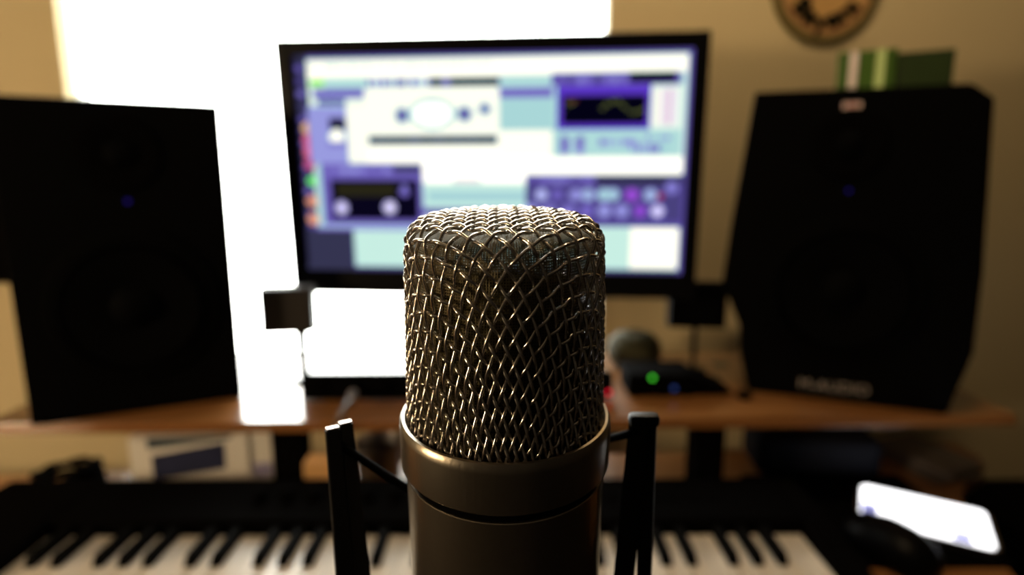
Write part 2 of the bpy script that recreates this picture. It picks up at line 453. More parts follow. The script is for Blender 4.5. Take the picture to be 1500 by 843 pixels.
def disc(x, y, r, val, col=None, ry=None):
    a, c = uvpx(x, y); rx = r / 585. * NXs; ry_ = (ry or r) / 326. * NYs
    k = ((xx + .5 - a) / rx) ** 2 + ((yy + .5 - c) / ry_) ** 2 < 1
    if col is None: L[k] = val; tw[k] = 0
    else: tint[k] = col; tw[k] = 1
rng = np.random.RandomState(3)
def textrow(x0, x1, y0, y1, lo, hi, step=4):
    x = x0
    while x < x1:
        w_ = step * rng.uniform(.5, 1.6); rect(x, y0, min(x + w_, x1), y1, rng.uniform(lo, hi)); x += w_ + step * rng.uniform(.2, .7)
rect(420, 60, 1030, 410, .93)
rect(420, 60, 1030, 78, .30); rect(440, 82, 1010, 107, 1.0); textrow(450, 730, 86, 92, .84, .98, 9)
L[:, :11] = .17; L[:, :2] = .1                                      # dock of icons
for k in range(17):
    yk = 92 + k * 18.2; xk = 438 + (yk - 80) * .085
    disc(xk, yk, 5.5, (.42, .33, .48, .24)[k % 4])
for yk, cc in ((196, (.75, .12, .22)), (214, (.8, .15, .3)), (232, (.55, .08, .2)), (178, (.8, .45, .2)), (290, (.75, .3, .2)), (318, (.8, .33, .2))):
    disc(453 + (yk - 180) * .07, yk, 9, 0, cc)
rect(456, 107, 478, 117, 0, (.22, .85, .08)); disc(460, 258, 7, 0, (.15, .9, .15))
rect(478, 106, 545, 122, .80); rect(462, 122, 545, 136, .45); rect(468, 137, 512, 145, .30)   # tool strip
rect(455, 146, 545, 232, .60); rect(515, 146, 545, 232, .97); rect(486, 165, 512, 182, .12); disc(498, 192, 12, 1.0); rect(484, 200, 515, 206, .5)
textrow(545, 640, 108, 120, .3, .6, 8); rect(640, 107, 742, 120, .04); disc(663, 114, 7, .42)   # first effect window
rect(541, 122, 742, 208, .97); disc(642, 159, 34, .72, ry=22); disc(642, 159, 29, 1.06, ry=17)
for x, y, r in ((597, 161, 8.5), (690, 160, 8.5), (720, 153, 6)):
    disc(x, y, r + 4, .78); disc(x, y, r, .33)
rect(547, 192, 738, 203, .10); textrow(560, 720, 195, 200, .05, .3, 10)
rect(742, 106, 822, 128, .78); rect(742, 124, 820, 138, .45); rect(742, 138, 820, 184, .76); rect(742, 184, 820, 250, .98)
rect(818, 104, 1003, 222, .78); rect(818, 104, 1000, 122, .38); textrow(826, 930, 107, 120, .25, .55, 9); rect(928, 105, 992, 118, .02)   # equaliser window
rect(824, 122, 957, 183, 0, (.10, .035, .55)); rect(832, 136, 951, 176, .02)
for k in range(60):
    x = 836 + k * 1.9; h_ = 10 + 8 * math.sin(k * .21) + rng.uniform(-3, 3); rect(x, 160 - h_, x + 1.5, 163 - h_, 0, (.12, .14, .035))
rect(840, 140, 854, 145, 0, (.10, .02, .02)); rect(957, 122, 1003, 183, .92)
for x, cc in ((963, (1.1, 1.0, .9)), (973, (.9, .75, .9)), (981, (.78, .5, .72)), (989, (.9, .85, .95))): rect(x, 128, x + 6, 178, 0, cc)
disc(836, 200, 7, .42); disc(836, 212, 7, .45); disc(858, 200, 7, .42); disc(858, 212, 7, .5)
textrow(886, 940, 198, 206, .45, .7, 6); textrow(930, 985, 204, 216, .42, .75, 6); textrow(950, 985, 194, 200, .5, .7, 6)
rect(545, 208, 742, 233, 1.0); rect(628, 225, 780, 262, 1.03); textrow(675, 712, 256, 262, 0, 0, 8); rect(675, 254, 712, 262, 0, (1, .85, .88))
rect(742, 222, 1008, 250, 1.02)
rect(628, 264, 782, 300, .85); rect(636, 274, 782, 288, .74); rect(628, 300, 790, 312, .36)
rect(477, 233, 628, 328, .42); rect(484, 236, 580, 248, .5); textrow(490, 580, 238, 247, .35, .6, 9); rect(583, 236, 626, 246, .2)  # dark effect window
rect(490, 258, 622, 318, .05); rect(498, 262, 588, 283, 0, (.02, .018, .008)); disc(506, 300, 11, 0, (.42, .38, .80)); disc(579, 299, 11, 0, (.46, .42, .84)); disc(601, 275, 8, .45); disc(601, 268, 5, .5)
disc(506, 300, 6, 0, (.8, .75, 1.0)); disc(579, 299, 6, 0, (.9, .85, 1.0))
rect(470, 233, 478, 330, .75); rect(468, 330, 630, 336, .55)
rect(780, 250, 1012, 318, .27); rect(782, 252, 880, 264, .42); textrow(786, 880, 253, 263, .33, .55, 9); rect(880, 252, 1012, 264, .16)  # mixer window
for k, x in enumerate((803, 826, 852, 870, 892, 905, 932, 958, 988)):
    disc(x, 279 if k < 8 else 268, 10, (.62, .42, .56, .66, .74, .72, .4, .66, .5)[k])
for k, x in enumerate((788, 814, 842, 868, 893, 918, 944, 968)):
    disc(x, 303, 11, (.6, .5, .48, .45, .58, .56, .4, .6)[k])
disc(968, 303, 8, 0, (.72, .66, 1.0)); disc(803, 279, 6, 0, (.5, .52, .9)); disc(932, 279, 10, 0, (.30, .07, .62)); disc(944, 303, 9, 0, (.26, .06, .6)); disc(972, 281, 5, 0, (.35, .03, .1))
rect(780, 318, 1012, 328, .34)
rect(455, 334, 525, 398, .18); rect(525, 334, 640, 396, .86); rect(640, 330, 930, 396, .86); rect(930, 328, 1000, 390, 1.0)
rect(420, 394, 1030, 410, .22); L[:, -3:] = .34; rect(455, 390, 525, 399, .18)
# soft screen glow of neighbouring cells
for _ in range(1):
    P = np.pad(L, 1, mode='edge'); L = (P[:-2, 1:-1] + P[2:, 1:-1] + P[1:-1, :-2] + P[1:-1, 2:] + 2 * L) / 6
stops = [(0, (0, 0, .004)), (.12, (.006, .004, .02)), (.2, (.045, .045, .10)), (.33, (.085, .060, .29)), (.45, (.17, .13, .52)), (.6, (.32, .33, .74)), (.75, (.38, .66, .68)), (.87, (.60, .88, .78)), (.95, (1.0, 1.02, .88)), (1.0, (1.3, 1.25, 1.05)), (1.1, (1.7, 1.7, 1.6))]
sx = [s for s, _ in stops]
rgb = np.stack([np.interp(L, sx, [c[k] for _, c in stops]) for k in range(3)], -1)
rgb = rgb * (1 - tw[..., None]) + tint * tw[..., None]
bm = bmesh.new()
cl = bm.loops.layers.float_color.new('picture')
gv = [[bm.verts.new((SX0 + (SX1 - SX0) * i / NXs, .0025, SZ1 - (SZ1 - SZ0) * j / NYs)) for i in range(NXs + 1)] for j in range(NYs + 1)]
for j in range(NYs):
    for i in range(NXs):
        f = bm.faces.new((gv[j][i], gv[j + 1][i], gv[j + 1][i + 1], gv[j][i + 1]))
        c4 = (*map(float, rgb[j, i]), 1)
        for lp in f.loops: lp[cl] = c4
m = bpy.data.materials.new('screen_picture'); m.use_nodes = True
nt = m.node_tree; nt.nodes.clear()
at_ = nt.nodes.new('ShaderNodeAttribute'); at_.attribute_name = 'picture'
e = nt.nodes.new('ShaderNodeEmission'); e.inputs['Strength'].default_value = 1.0
oo = nt.nodes.new('ShaderNodeOutputMaterial'); nt.links.new(at_.outputs['Color'], e.inputs[0]); nt.links.new(e.outputs[0], oo.inputs[0])
mpart('screen', bm, m, smooth=False)

# ------------------------------------------------------------------ two small satellite speakers on stems, one at each lower corner of the monitor
def satellite(loc, w, h, zc, label, mt, rz, sx=0, sr_=.0045):
    t = thing('satellite_speaker', label, 'speaker', loc, rz, 'small speakers on stems beside the monitor')
    obj('base', lathe([(0, 0), (.022, 0), (.022, .004), (.018, .006), (.006, .008), (0, .008)], 32), M['rack_gloss'], t, loc=(sx, .004, 0))
    obj('stem', lathe([(sr_ * .8, .006), (sr_, zc - h / 2 + .004)], 12), M['black'], t, loc=(sx, .004, 0))
    obj('speaker_box', bx(-w / 2, w / 2, -.012, .022, zc - h / 2, zc + h / 2, bev=.0025), mt, t)
    obj('speaker_grille', bx(-w / 2 + .004, w / 2 - .004, -.0135, -.012, zc - h / 2 + .004, zc + h / 2 - .004, bev=.0006, seg=1), mt, t)
    return t
satellite((-.297, .935, SHELF), .080, .072, .119, 'small grey square speaker on a thin stem before the window', M['grey'], R(6), .017, .0088)  # grey material puts the window flare into this speaker's colour
satellite((.362, .958, SHELF), .092, .075, .114, 'small black square speaker on a stem between monitor and big loudspeaker', M['black'], R(-10))

# ------------------------------------------------------------------ devices on the shelf
ri = thing('audio_interface', 'long black rack audio interface lying on the shelf under the monitor', 'audio interface', (-.034, .842, SHELF), R(-2))
obj('chassis', bx(-.222, .222, .004, .108, .003, .0415, bev=.0015), M['rack_gloss'], ri)
obj('front_panel', bx(-.226, .231, 0, .004, .002, .0425, bev=.001), M['black'], ri)
for k, x in enumerate((-.198, -.150, -.105, -.06, -.015, .03, .075)):
    obj('knob', lathe([(.0075, 0), (.007, .009), (.006, .011), (0, .011)], 20, axis='y', cap=False), M['black_matte'], ri, loc=(x, 0, .023))
for x in (-.19, .19):
    for y in (.02, .09): obj('rubber_foot', lathe([(.008, 0), (.008, .003)], 16), M['rubber'], ri, loc=(x, y, 0))
led(ri, .2245, .010, M['led_red'], .0030)
# plug and cord from the front of the interface
cb = thing('audio_cable', 'grey cable plugged into the interface front, drooping over the shelf edge', 'cable', (-.181, .838, SHELF + .017))
obj('plug', lathe([(.004, -.002), (.0065, 0), (.0065, .016), (.005, .024), (.003, .028)], 20, axis='y'), M['knob_silver'], cb, loc=(0, -.004, 0))
obj('cord', tube(bez((0, -.03, 0), (-.004, -.07, .0), (-.010, -.082, -.012), (-.014, -.088, -.05), 14) + bez((-.014, -.088, -.05), (-.018, -.088, -.08), (-.03, -.075, -.13), (-.045, -.06, -.152), 14)[1:], .003, 10), M['steel'], cb)

rt = thing('router', 'small black box on the shelf with a green light and sloping side', 'router', (.275, .835, SHELF), R(-2))
obj('housing', bx(-.055, .045, 0, .07, .002, .036, bev=.003), M['black_matte'], rt)
obj('side_wing', prism([(.045, .002), (.105, .002), (.103, .008), (.045, .031)], .005, .068, bev=.0015), M['black_matte'], rt)
led(rt, -.020, .031, M['led_green'], .0030)
led(rt, .013, .0145, M['led_dim_blue'], .0036)
for x in (-.045, .035):
    for y in (.008, .062): obj('rubber_foot', lathe([(.005, 0), (.005, .003)], 12), M['rubber'], rt, loc=(x, y, 0))

pt = thing('ceramic_pot', 'round olive-beige pot on the shelf behind the green light', 'pot', (.268, .99, SHELF))
pt.scale = (1, 1, .86)
obj('pot_body', lathe([(0, 0), (.034, 0), (.043, .012), (.047, .032), (.043, .052), (.032, .066), (.018, .071), (.012, .072), (.010, .068), (0, .066)], 48), M['ceramic'], pt)

tag(obj('note_card', bx(-.014, .014, -.01, .01, 0, .002, bev=.0004, seg=1), M['green_card'], loc=(.419, .985, SHELF), rot=(0, 0, R(-15))), 'small grey-green card lying on the shelf near the big loudspeaker', 'card')
cp = thing('cable_clip', 'tiny dark clip on the shelf in front of the flared loudspeaker', 'clip', (.392, .828, SHELF))
obj('clip_body', lathe([(0, 0), (.011, 0), (.012, .004), (.009, .009), (0, .010)], 24), M['black_matte'], cp)

# ------------------------------------------------------------------ green tin on the flared speaker
tn = thing('green_tin', 'green square tin with pale stripes lying on top of the big loudspeaker', 'tin', (.603, .885, SHELF + .4405), R(-31))
tn.scale = (.9, .9, .84)
# a box turned edge-on: face with highlights painted on as pale strips and plain dark face meet at a rounded corner
def rrect(a, b_, r=.006, n=5):
    out = []
    for cx, cy, a0 in ((a - r, b_ - r, 0), (-a + r, b_ - r, 90), (-a + r, -b_ + r, 180), (a - r, -b_ + r, 270)):
        for k in range(n + 1): out.append((cx + r * math.cos(R(a0 + 90 * k / n)), cy + r * math.sin(R(a0 + 90 * k / n))))
    return out
def zprism(poly, z0, z1, bev=0):
    bm = bmesh.new()
    a = [bm.verts.new((x, y, z0)) for x, y in poly]; c = [bm.verts.new((x, y, z1)) for x, y in poly]
    n = len(poly)
    fs = [bm.faces.new(a[::-1]), bm.faces.new(c)] + [bm.faces.new((a[i], a[(i + 1) % n], c[(i + 1) % n], c[i])) for i in range(n)]
    bmesh.ops.recalc_face_normals(bm, faces=fs)
    return bm
tb = obj('tin_can', zprism(rrect(.041, .041), 0, .066), M['green'], tn, loc=(-.036, 0, 0))
obj('lid', zprism(rrect(.0418, .0418), .058, .0705), M['green'], tb)
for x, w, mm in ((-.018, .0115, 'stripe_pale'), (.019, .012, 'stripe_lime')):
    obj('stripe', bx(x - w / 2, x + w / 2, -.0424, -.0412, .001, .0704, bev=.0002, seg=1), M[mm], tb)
obj('side_box', zprism(rrect(.037, .036, .003), 0, .064), M['green_dark'], tn, loc=(.0435, .004, 0))

# ------------------------------------------------------------------ round sign on the wall
sg = thing('wall_sign', 'round ochre enamel sign with dark lettering hung on the wall', 'sign', (.636, YF, 1.546))
obj('plate', lathe([(0, .003), (.070, .003), (.0705, .0032), (.084, .0034)], 96, axis='y', cap=False), M['sign_face'], sg, loc=(0, -.004, 0))
obj('band', lathe([(.0755, .0034), (.076, .0042), (.0865, .0042), (.087, .003)], 96, axis='y', cap=False), M['sign_band'], sg, loc=(0, -.004, 0))
obj('rim', lathe([(.086, -.004), (.0865, .006), (.092, .0075), (.099, .006), (.1015, .001), (.1015, -.004), (.086, -.004)], 96, axis='y', cap=False), M['sign_rim'], sg, loc=(0, -.004, 0))
bm = bmesh.new()
for ch, a in zip('Bayern', (-50, -27, -7, 13, 32, 51)):
    lm = text_mesh(ch, .047, .0006, .0018)
    bmesh.ops.rotate(lm, verts=lm.verts, cent=(0, 0, 0), matrix=Matrix.Rotation(R(90), 3, 'X'))
    bmesh.ops.rotate(lm, verts=lm.verts, cent=(0, 0, 0), matrix=Matrix.Rotation(-R(a), 3, 'Y'))
    rr = .060 + (.005 if ch == 'y' else 0)
    bmesh.ops.translate(lm, verts=lm.verts, vec=(rr * math.sin(R(a)), -.0100, -rr * math.cos(R(a))))
    tm = bpy.data.meshes.new('l'); lm.to_mesh(tm); lm.free(); bm.from_mesh(tm); bpy.data.meshes.remove(tm)
obj('lettering', bm, M['letter_dark'], sg, smooth=False)

# ------------------------------------------------------------------ keyboard controller
KP = .02321
kb = thing('keyboard_controller', 'black piano-style controller keyboard with ivory keys on the desk', 'keyboard', (.357, .602, DESK), R(-3))
NW = 36
X0 = -NW * KP
prof = [(-.160, .012), (-.160, .050), (-.154, .054), (-.010, .054), (-.010, .085), (-.007, .088), (.088, .085), (.094, .079), (.094, .012), (.086, .010), (-.156, .010)]
def yprism(poly, x0, x1, bev=0):
    bm = bmesh.new()
    a = [bm.verts.new((x0, y, z)) for y, z in poly]; c = [bm.verts.new((x1, y, z)) for y, z in poly]
    n = len(poly)
    fs = [bm.faces.new(a), bm.faces.new(c[::-1])] + [bm.faces.new((a[i], c[i], c[(i + 1) % n], a[(i + 1) % n])) for i in range(n)]
    bmesh.ops.recalc_face_normals(bm, faces=fs)
    if bev: bmesh.ops.bevel(bm, geom=list({e for f in fs for e in f.edges}), offset=bev, segments=2, affect='EDGES')
    return bm
obj('body', yprism(prof, X0 - .001, .001), M['black_matte'], kb)
side = [(-.160, .012), (-.160, .066), (-.150, .074), (-.06, .080), (-.007, .088), (.088, .085), (.094, .079), (.094, .012)]
for a, c in ((.0015, .034), (X0 - .12, X0 - .0015)):
    obj('end_block', yprism(side, a, c, .002), M['black_matte'], kb)
for x in (-.02, -.8):
    for y in (-.13, .07): obj('rubber_foot', lathe([(.012, 0), (.012, .011)], 20), M['rubber'], kb, loc=(x, y, 0))
# controls on the top panel
for k in range(8):
    obj('panel_knob', lathe([(.008, 0), (.0075, .011), (.006, .013), (0, .013)], 20, cap=False), M['black_matte'], kb, loc=(-.62 + k * .032, .036, .0865))
for k in range(10):
    obj('panel_button', bx(-.008, .008, -.004, .004, 0, .003, bev=.0008, seg=1), M['black_matte'], kb, loc=(-.30 + k * .024, .036, .0865))
wk = None
for k in range(NW):
    x = -k * KP
    if wk is None:
        wk = obj('white_key', bx(-KP + .0005, -.0005, -.155, -.0105, .055, .070, bev=.0012), M['key_white'], kb)
        cur = wk
    else:
        cur = wk.copy(); COL.objects.link(cur); cur.parent = kb
    cur.location = (x, 0, 0)
# from the right: C, B, A, G, F, E, D, C ...; a black key stands at the left edge of B, A, G(#F), D.. as on a piano
bkm = None
names = 'CBAGFED'
for k in range(NW - 1):
    n = names[k % 7]
    if n in 'BAGED':                       # left neighbour separated by a black key
        x = -(k + 1) * KP + {'B': .002, 'A': 0, 'G': -.002, 'E': .0015, 'D': -.0015}[n]
        if bkm is None:
            bm = bx(-.0058, .0058, -.068, -.0105, .0705, .082, bev=.001)
            for v in bm.verts:
                if v.co.z > .08:
                    v.co.x *= .82
                    if v.co.y < -.06: v.co.y += .005
            bkm = obj('black_key', bm, M['key_black'], kb); cur = bkm
        else:
            cur = bkm.copy(); COL.objects.link(cur); cur.parent = kb
        cur.location = (x, 0, 0)

# ------------------------------------------------------------------ things on the desk behind the keyboard
pb = thing('product_box', 'cream cardboard box with a dark blue picture under the shelf', 'box', (-.384, .80, DESK), R(3))
obj('carton', bx(-.095, .062, 0, .07, 0, .112, bev=.0015), M['paper_white'], pb)
obj('carton_flap', bx(.063, .096, .004, .066, 0, .119, bev=.0015), M['paper_white'], pb)
bm = prism([(-.066, .050), (.030, .063), (.030, .101), (-.066, .086)], -.0008, 0)
obj('picture', bm, M['print_blue'], pb)
obj('picture', prism([(-.070, .096), (.040, .1065), (.040, .111), (-.070, .111)], -.0008, 0), M['print_teal'], pb)
obj('picture', bx(.066, .090, .0032, .004, .045, .066), M['print_lilac'], pb)

tag(obj('tan_block', bx(-.019, .019, 0, .03, 0, .097, bev=.001), M['tan_card'], loc=(-.210, .738, DESK)), 'bright tan cardboard piece standing under the shelf beside a black foot', 'carton')
cup = thing('metal_cup', 'dull grey metal cup under the shelf behind the microphone mount', 'cup', (-.148, .83, DESK))
obj('cup_body', lathe([(0, 0), (.026, 0), (.030, .004), (.035, .082), (.0345, .085), (.0335, .082), (.029, .006), (0, .006)], 40, cap=False), M['steel'], cup)

cc = thing('cable_coil', 'coiled black cable lying on the desk under the left loudspeaker', 'cable', (-.60, .85, DESK))
bm = bmesh.new(); pts = []
for k in range(150):
    a = k * .26; rr = .038 + .006 * math.sin(k * .9); pts.append((rr * math.cos(a), rr * .8 * math.sin(a), .006 + .00028 * k + .004 * math.sin(k * .37)))
obj('loops', tube(pts, .0045, 8), M['rubber'], cc)
obj('plug', lathe([(.004, 0), (.007, .004), (.007, .03), (.004, .036)], 16, axis='y'), M['black'], cc, loc=(.045, -.01, .012), rot=(0, 0, R(40)))

nb = thing('pouch', 'dark navy zipped pouch under the shelf right of the block foot', 'pouch', (.53, .87, DESK), R(-8))
bm = bx(-.095, .095, -.035, .06, 0, .075, bev=.018, seg=4)
for v in bm.verts: v.co.z *= 1 - .12 * abs(v.co.x) / .095
obj('pouch_body', bm, M['navy'], nb)
obj('zip', bx(-.085, .085, -.003, .003, .0745, .0765, bev=.0006, seg=1), M['black_matte'], nb)

pp = thing('paper_stack', 'loose grey booklets fanned on the desk behind the lit phone', 'papers', (.725, .875, DESK), R(14))
for k in range(4):
    obj('booklet', bx(-.045, .045, -.06, .06, k * .0045, k * .0045 + .004, bev=.0006, seg=1), M['paper_grey'], pp, rot=(0, 0, R((-4, 6, 14, 3)[k])), loc=(.004 * k, .003 * k, 0))

# phone with lit white screen
ph = thing('smartphone', 'smartphone lying on the desk, its screen lit glaring white', 'phone', (.600, .716, DESK + .002), R(-34))
obj('case', zprism(rrect(.079, .055, .014), 0, .0085), M['steel'], ph)
obj('screen', zprism(rrect(.0735, .0515, .010), .0084, .0092), emit('phone_white', (1.0, .99, 1.0), 3.0), ph)
obj('picture', bx(-.0715, -.053, -.042, -.004, .0092, .0094), emit('phone_lilac', (.42, .42, .85), 1.0), ph)
obj('picture', bx(.030, .050, -.050, -.026, .0092, .0094), emit('phone_lilac_bar', (.42, .42, .85), 1.0), ph)

tag(obj('mouse_mat', zprism(rrect(.125, .115, .008), 0, .002), M['rubber'], loc=(.525, .735, DESK), rot=(0, 0, R(-3))), 'thin black mouse mat lying on the desk beside the keyboard end', 'mat')  # black sheet added to darken the desk around mouse and phone

# mouse
ms = thing('computer_mouse', 'black computer mouse on the desk in front of the lit phone', 'mouse', (.508, .652, DESK + .002), R(14))
bm = bmesh.new(); bmesh.ops.create_uvsphere(bm, u_segments=32, v_segments=16, radius=1)
for v in bm.verts:
    x, y, z = v.co
    if z < 0: z *= .12
    sx_ = math.copysign(abs(x) ** .8, x); sy_ = math.copysign(abs(y) ** .8, y)
    v.co = (sx_ * .036 * (1 - .10 * y), sy_ * .060, .006 + z * .034 * (1 - .22 * y - .15 * y * y))
obj('shell', bm, M['black_gloss'], ms, angle=80)
obj('button_gap', bx(-.0008, .0008, .012, .056, .019, .0285, bev=.0003, seg=1), M['rubber'], ms)
bm = lathe([(.0, -.0035), (.011, -.0035), (.012, -.002), (.012, .002), (.011, .0035), (0, .0035)], 24)
bmesh.ops.rotate(bm, verts=bm.verts, cent=(0, 0, 0), matrix=Matrix.Rotation(R(90), 3, 'Y'))
obj('scroll_wheel', bm, M['grey'], ms, loc=(0, .030, .0245))

# black cabinet standing on the floor beyond the desk end
fc = thing('floor_cabinet', 'black floor cabinet standing against the wall beyond the desk corner', 'cabinet', (1.22, .98, 0))
obj('carcass', bx(-.25, .32, -.14, .14, .03, .575, bev=.004), M['black'], fc)
obj('door', bx(-.245, .03, -.156, -.141, .04, .565, bev=.002), M['black_matte'], fc)
obj('door', bx(.036, .315, -.156, -.141, .04, .565, bev=.002), M['black_matte'], fc)
for x in (-.22, .29):
    for y in (-.11, .11): obj('foot', lathe([(.018, 0), (.018, .031)], 16), M['rubber'], fc, loc=(x, y, 0))

# ------------------------------------------------------------------ the microphone
AX, AY, ZR = .0064, .1430, 1.142               # centre of the collar rim
mic = thing('microphone', 'champagne metal condenser microphone with coarse woven wire grille in sharp focus', 'microphone', (AX, AY, ZR), 0)
CAMDIR = math.atan2(-AY, -AX)                  # towards the front of the microphone
mic.rotation_euler = Euler((R(5), 0, -R(3.25)), 'XYZ')

# wire-cloth surface, apex first
PTS = []
for k in range(15):
    r = .0168 * k / 14; PTS.append((r, .0500 - .0006 * (r / .0168) ** 2))
rc, cx0 = .0057, .0168; cz0 = .0494 - rc
for k in range(1, 15):
    a = PI / 2 * (1 - k / 14); PTS.append((cx0 + rc * math.cos(a), cz0 + rc * math.sin(a)))
r0, z0 = PTS[-1]
for k in range(1, 31):
    t = k / 30; PTS.append((r0 + (.0238 - r0) * t ** .8, z0 + (-.004 - z0) * t))
PTS = np.array(PTS)
S = np.concatenate([[0], np.cumsum(np.hypot(np.diff(PTS[:, 0]), np.diff(PTS[:, 1])))])
SH = .0258                                     # below the shoulder the drawn cloth is stretched lengthwise
def flat(s): return np.where(s < SH, s, SH + .87 * (s - SH) - .0013 * ((s - SH) / .05) ** 2 * 1.2)
FL = flat(S)
def surf(X, Y, phase):
    rho = np.hypot(X, Y); ph_ = np.arctan2(Y, X) + phase
    s = np.interp(rho, FL, S); r = np.interp(s, S, PTS[:, 0]); z = np.interp(s, S, PTS[:, 1])
    e = 1e-4
    dr = np.interp(s + e, S, PTS[:, 0]) - np.interp(s - e, S, PTS[:, 0]); dz = np.interp(s + e, S, PTS[:, 1]) - np.interp(s - e, S, PTS[:, 1])
    l = np.hypot(dr, dz) + 1e-12; nr, nz = -dz / l, dr / l
    sg_ = np.sign(nr * 0 + 1)
    N = np.stack([nr * np.cos(ph_), nr * np.sin(ph_), nz], -1)
    flip = (N[..., 2] < 0) & (rho < .01); N[flip] *= -1
    return np.stack([r * np.cos(ph_), r * np.sin(ph_), z], -1), N
# the camera looks along a diagonal of the weave; local front is -y
PH = -PI / 2 + PI / 4 + R(2)
D = .00345; WR = .00039; SUB = 6; SIDES = 7
FMAX = float(FL[-1])
verts = []; faces = []
def add_tube_np(P):
    t = np.gradient(P, axis=0); t /= np.linalg.norm(t, axis=1)[:, None] + 1e-12
    up = np.zeros_like(P)
    u = np.cross(t[0], [0.3, 0.5, 0.8]); u /= np.linalg.norm(u)
    U = []
    for k in range(len(P)):
        u = u - t[k] * np.dot(u, t[k]); u /= np.linalg.norm(u); U.append(u)
    U = np.array(U); V = np.cross(t, U)
    ang = np.arange(SIDES) * 2 * PI / SIDES
    rng_ = P[:, None, :] + WR * (U[:, None, :] * np.cos(ang)[None, :, None] + V[:, None, :] * np.sin(ang)[None, :, None])
    base = len(verts)
    verts.extend(map(tuple, rng_.reshape(-1, 3)))
    for k in range(len(P) - 1):
        for q in range(SIDES):
            a = base + k * SIDES + q; b_ = base + k * SIDES + (q + 1) % SIDES
            faces.append((a, b_, b_ + SIDES, a + SIDES))
n = int(FMAX / D) + 1
for fam in (0, 1):
    for i in range(-n, n + 1):
        c0 = (i + .5) * D
        if abs(c0) > FMAX - .001: continue
        half = math.sqrt(FMAX ** 2 - c0 ** 2)
        cnt = max(4, int(2 * half / D * SUB))
        v = np.linspace(-half, half, cnt)
        X, Y = (np.full_like(v, c0), v) if fam == 0 else (v, np.full_like(v, c0))
        P, N = surf(X, Y, PH)
        w = np.cos(PI * (v / D - .5)) * (1 if i % 2 == 0 else -1) * (1 if fam == 0 else -1)
        # waves stay gentle: at each crossing one wire rides over, the other under
        P = P + N * (w * WR * 1.05)[:, None]
        add_tube_np(P)
me = bpy.data.meshes.new('outer_grille'); me.from_pydata(verts, [], faces); me.update()
for p in me.polygons: p.use_smooth = True
og = bpy.data.objects.new('outer_grille', me); COL.objects.link(og); og.parent = mic; me.materials.append(M['wire'])
og['kind'] = 'stuff'

# fine inner cloth
bm = bmesh.new(); uvl = bm.loops.layers.uv.new('weave')
PITCH = .00062; NA = 120
off = .0017
rows = []
for k in range(len(PTS)):
    r, z = PTS[k]
    a = PTS[max(k - 1, 0)]; c = PTS[min(k + 1, len(PTS) - 1)]
    tr_, tz_ = c[0] - a[0], c[1] - a[1]; l = math.hypot(tr_, tz_); nr, nz = (-tz_ / l, tr_ / l)
    if nz < 0 or nr < 0: nr, nz = abs(nr), abs(nz) if k < 20 else nz
    rows.append((max(r - nr * off, 0), z - nz * off, S[k]))
rv = []
for r, z, s in rows:
    rv.append([bm.verts.new((r * math.cos(2 * PI * q / NA), r * math.sin(2 * PI * q / NA), z)) for q in range(NA)] if r > 1e-5 else [bm.verts.new((0, 0, z))])
CIRC = 232
for k in range(len(rows) - 1):
    top_zone = rows[k + 1][0] < .0166 and k < 15
    for q in range(NA):
        q2 = (q + 1) % NA
        if len(rv[k]) == 1: vs = [(rv[k][0], k, q), (rv[k + 1][q], k + 1, q), (rv[k + 1][q2], k + 1, q + 1)]
        else: vs = [(rv[k][q], k, q), (rv[k + 1][q], k + 1, q), (rv[k + 1][q2], k + 1, q + 1), (rv[k][q2], k, q + 1)]
        f = bm.faces.new([v for v, _, _ in vs])
        for lp, (v, kk, qq) in zip(f.loops, vs):
            if top_zone: lp[uvl].uv = (v.co.x / PITCH, v.co.y / PITCH)
            else: lp[uvl].uv = (qq / NA * CIRC, rows[kk][2] / PITCH)
bmesh.ops.recalc_face_normals(bm, faces=bm.faces)
obj('inner_grille', bm, M['fine_cloth'], mic, angle=80)

# capsule on its post
obj('capsule_ring', lathe([(.0155, -.004), (.0165, -.003), (.0165, .003), (.0155, .004), (.0130, .004), (.0130, -.004), (.0155, -.004)], 48, axis='y', cap=False), M['black_matte'], mic, loc=(0, 0, .0195))
obj('capsule_membrane', lathe([(0, .0034), (.0130, .0034), (.0130, -.0034), (0, -.0034)], 48, axis='y', cap=False), M['gold'], mic, loc=(0, 0, .0195))
obj('capsule_post', lathe([(.016, -.008), (.016, -.004), (.006, -.001), (.005, .005), (0, .005)], 32), M['black_matte'], mic)
obj('capsule_cradle', lathe([(.0, -.002), (.0185, -.002), (.0190, .002), (.0190, .028), (.0180, .031), (.0172, .031), (.0172, .026), (0, .026)], 48, cap=False), M['black_matte'], mic)
# collar with rounded lip, then the body below a shadow groove
obj('collar', lathe([(.0241, -.006), (.0242, -.0004), (.0245, .0006), (.0250, .0012), (.0256, .0011), (.0261, .0003), (.0263, -.0012), (.0262, -.0108), (.0258, -.0113), (.0253, -.0116), (.0242, -.0116)], 96, cap=False), M['nickel'], mic)
obj('groove', lathe([(.0247, -.0114), (.0242, -.0118), (.0242, -.0138), (.0247, -.0142)], 96, cap=False), M['black_matte'], mic)
obj('body', lathe([(.0236, -.0138), (.0248, -.0139), (.0250, -.0141), (.0250, -.060), (.0245, -.105), (.0235, -.118), (.020, -.121), (0, -.121)], 96, cap=False), M['nickel'], mic)
obj('connector', lathe([(.011, -.120), (.0105, -.150), (.008, -.152), (0, -.152)], 32, cap=False), M['steel'], mic)

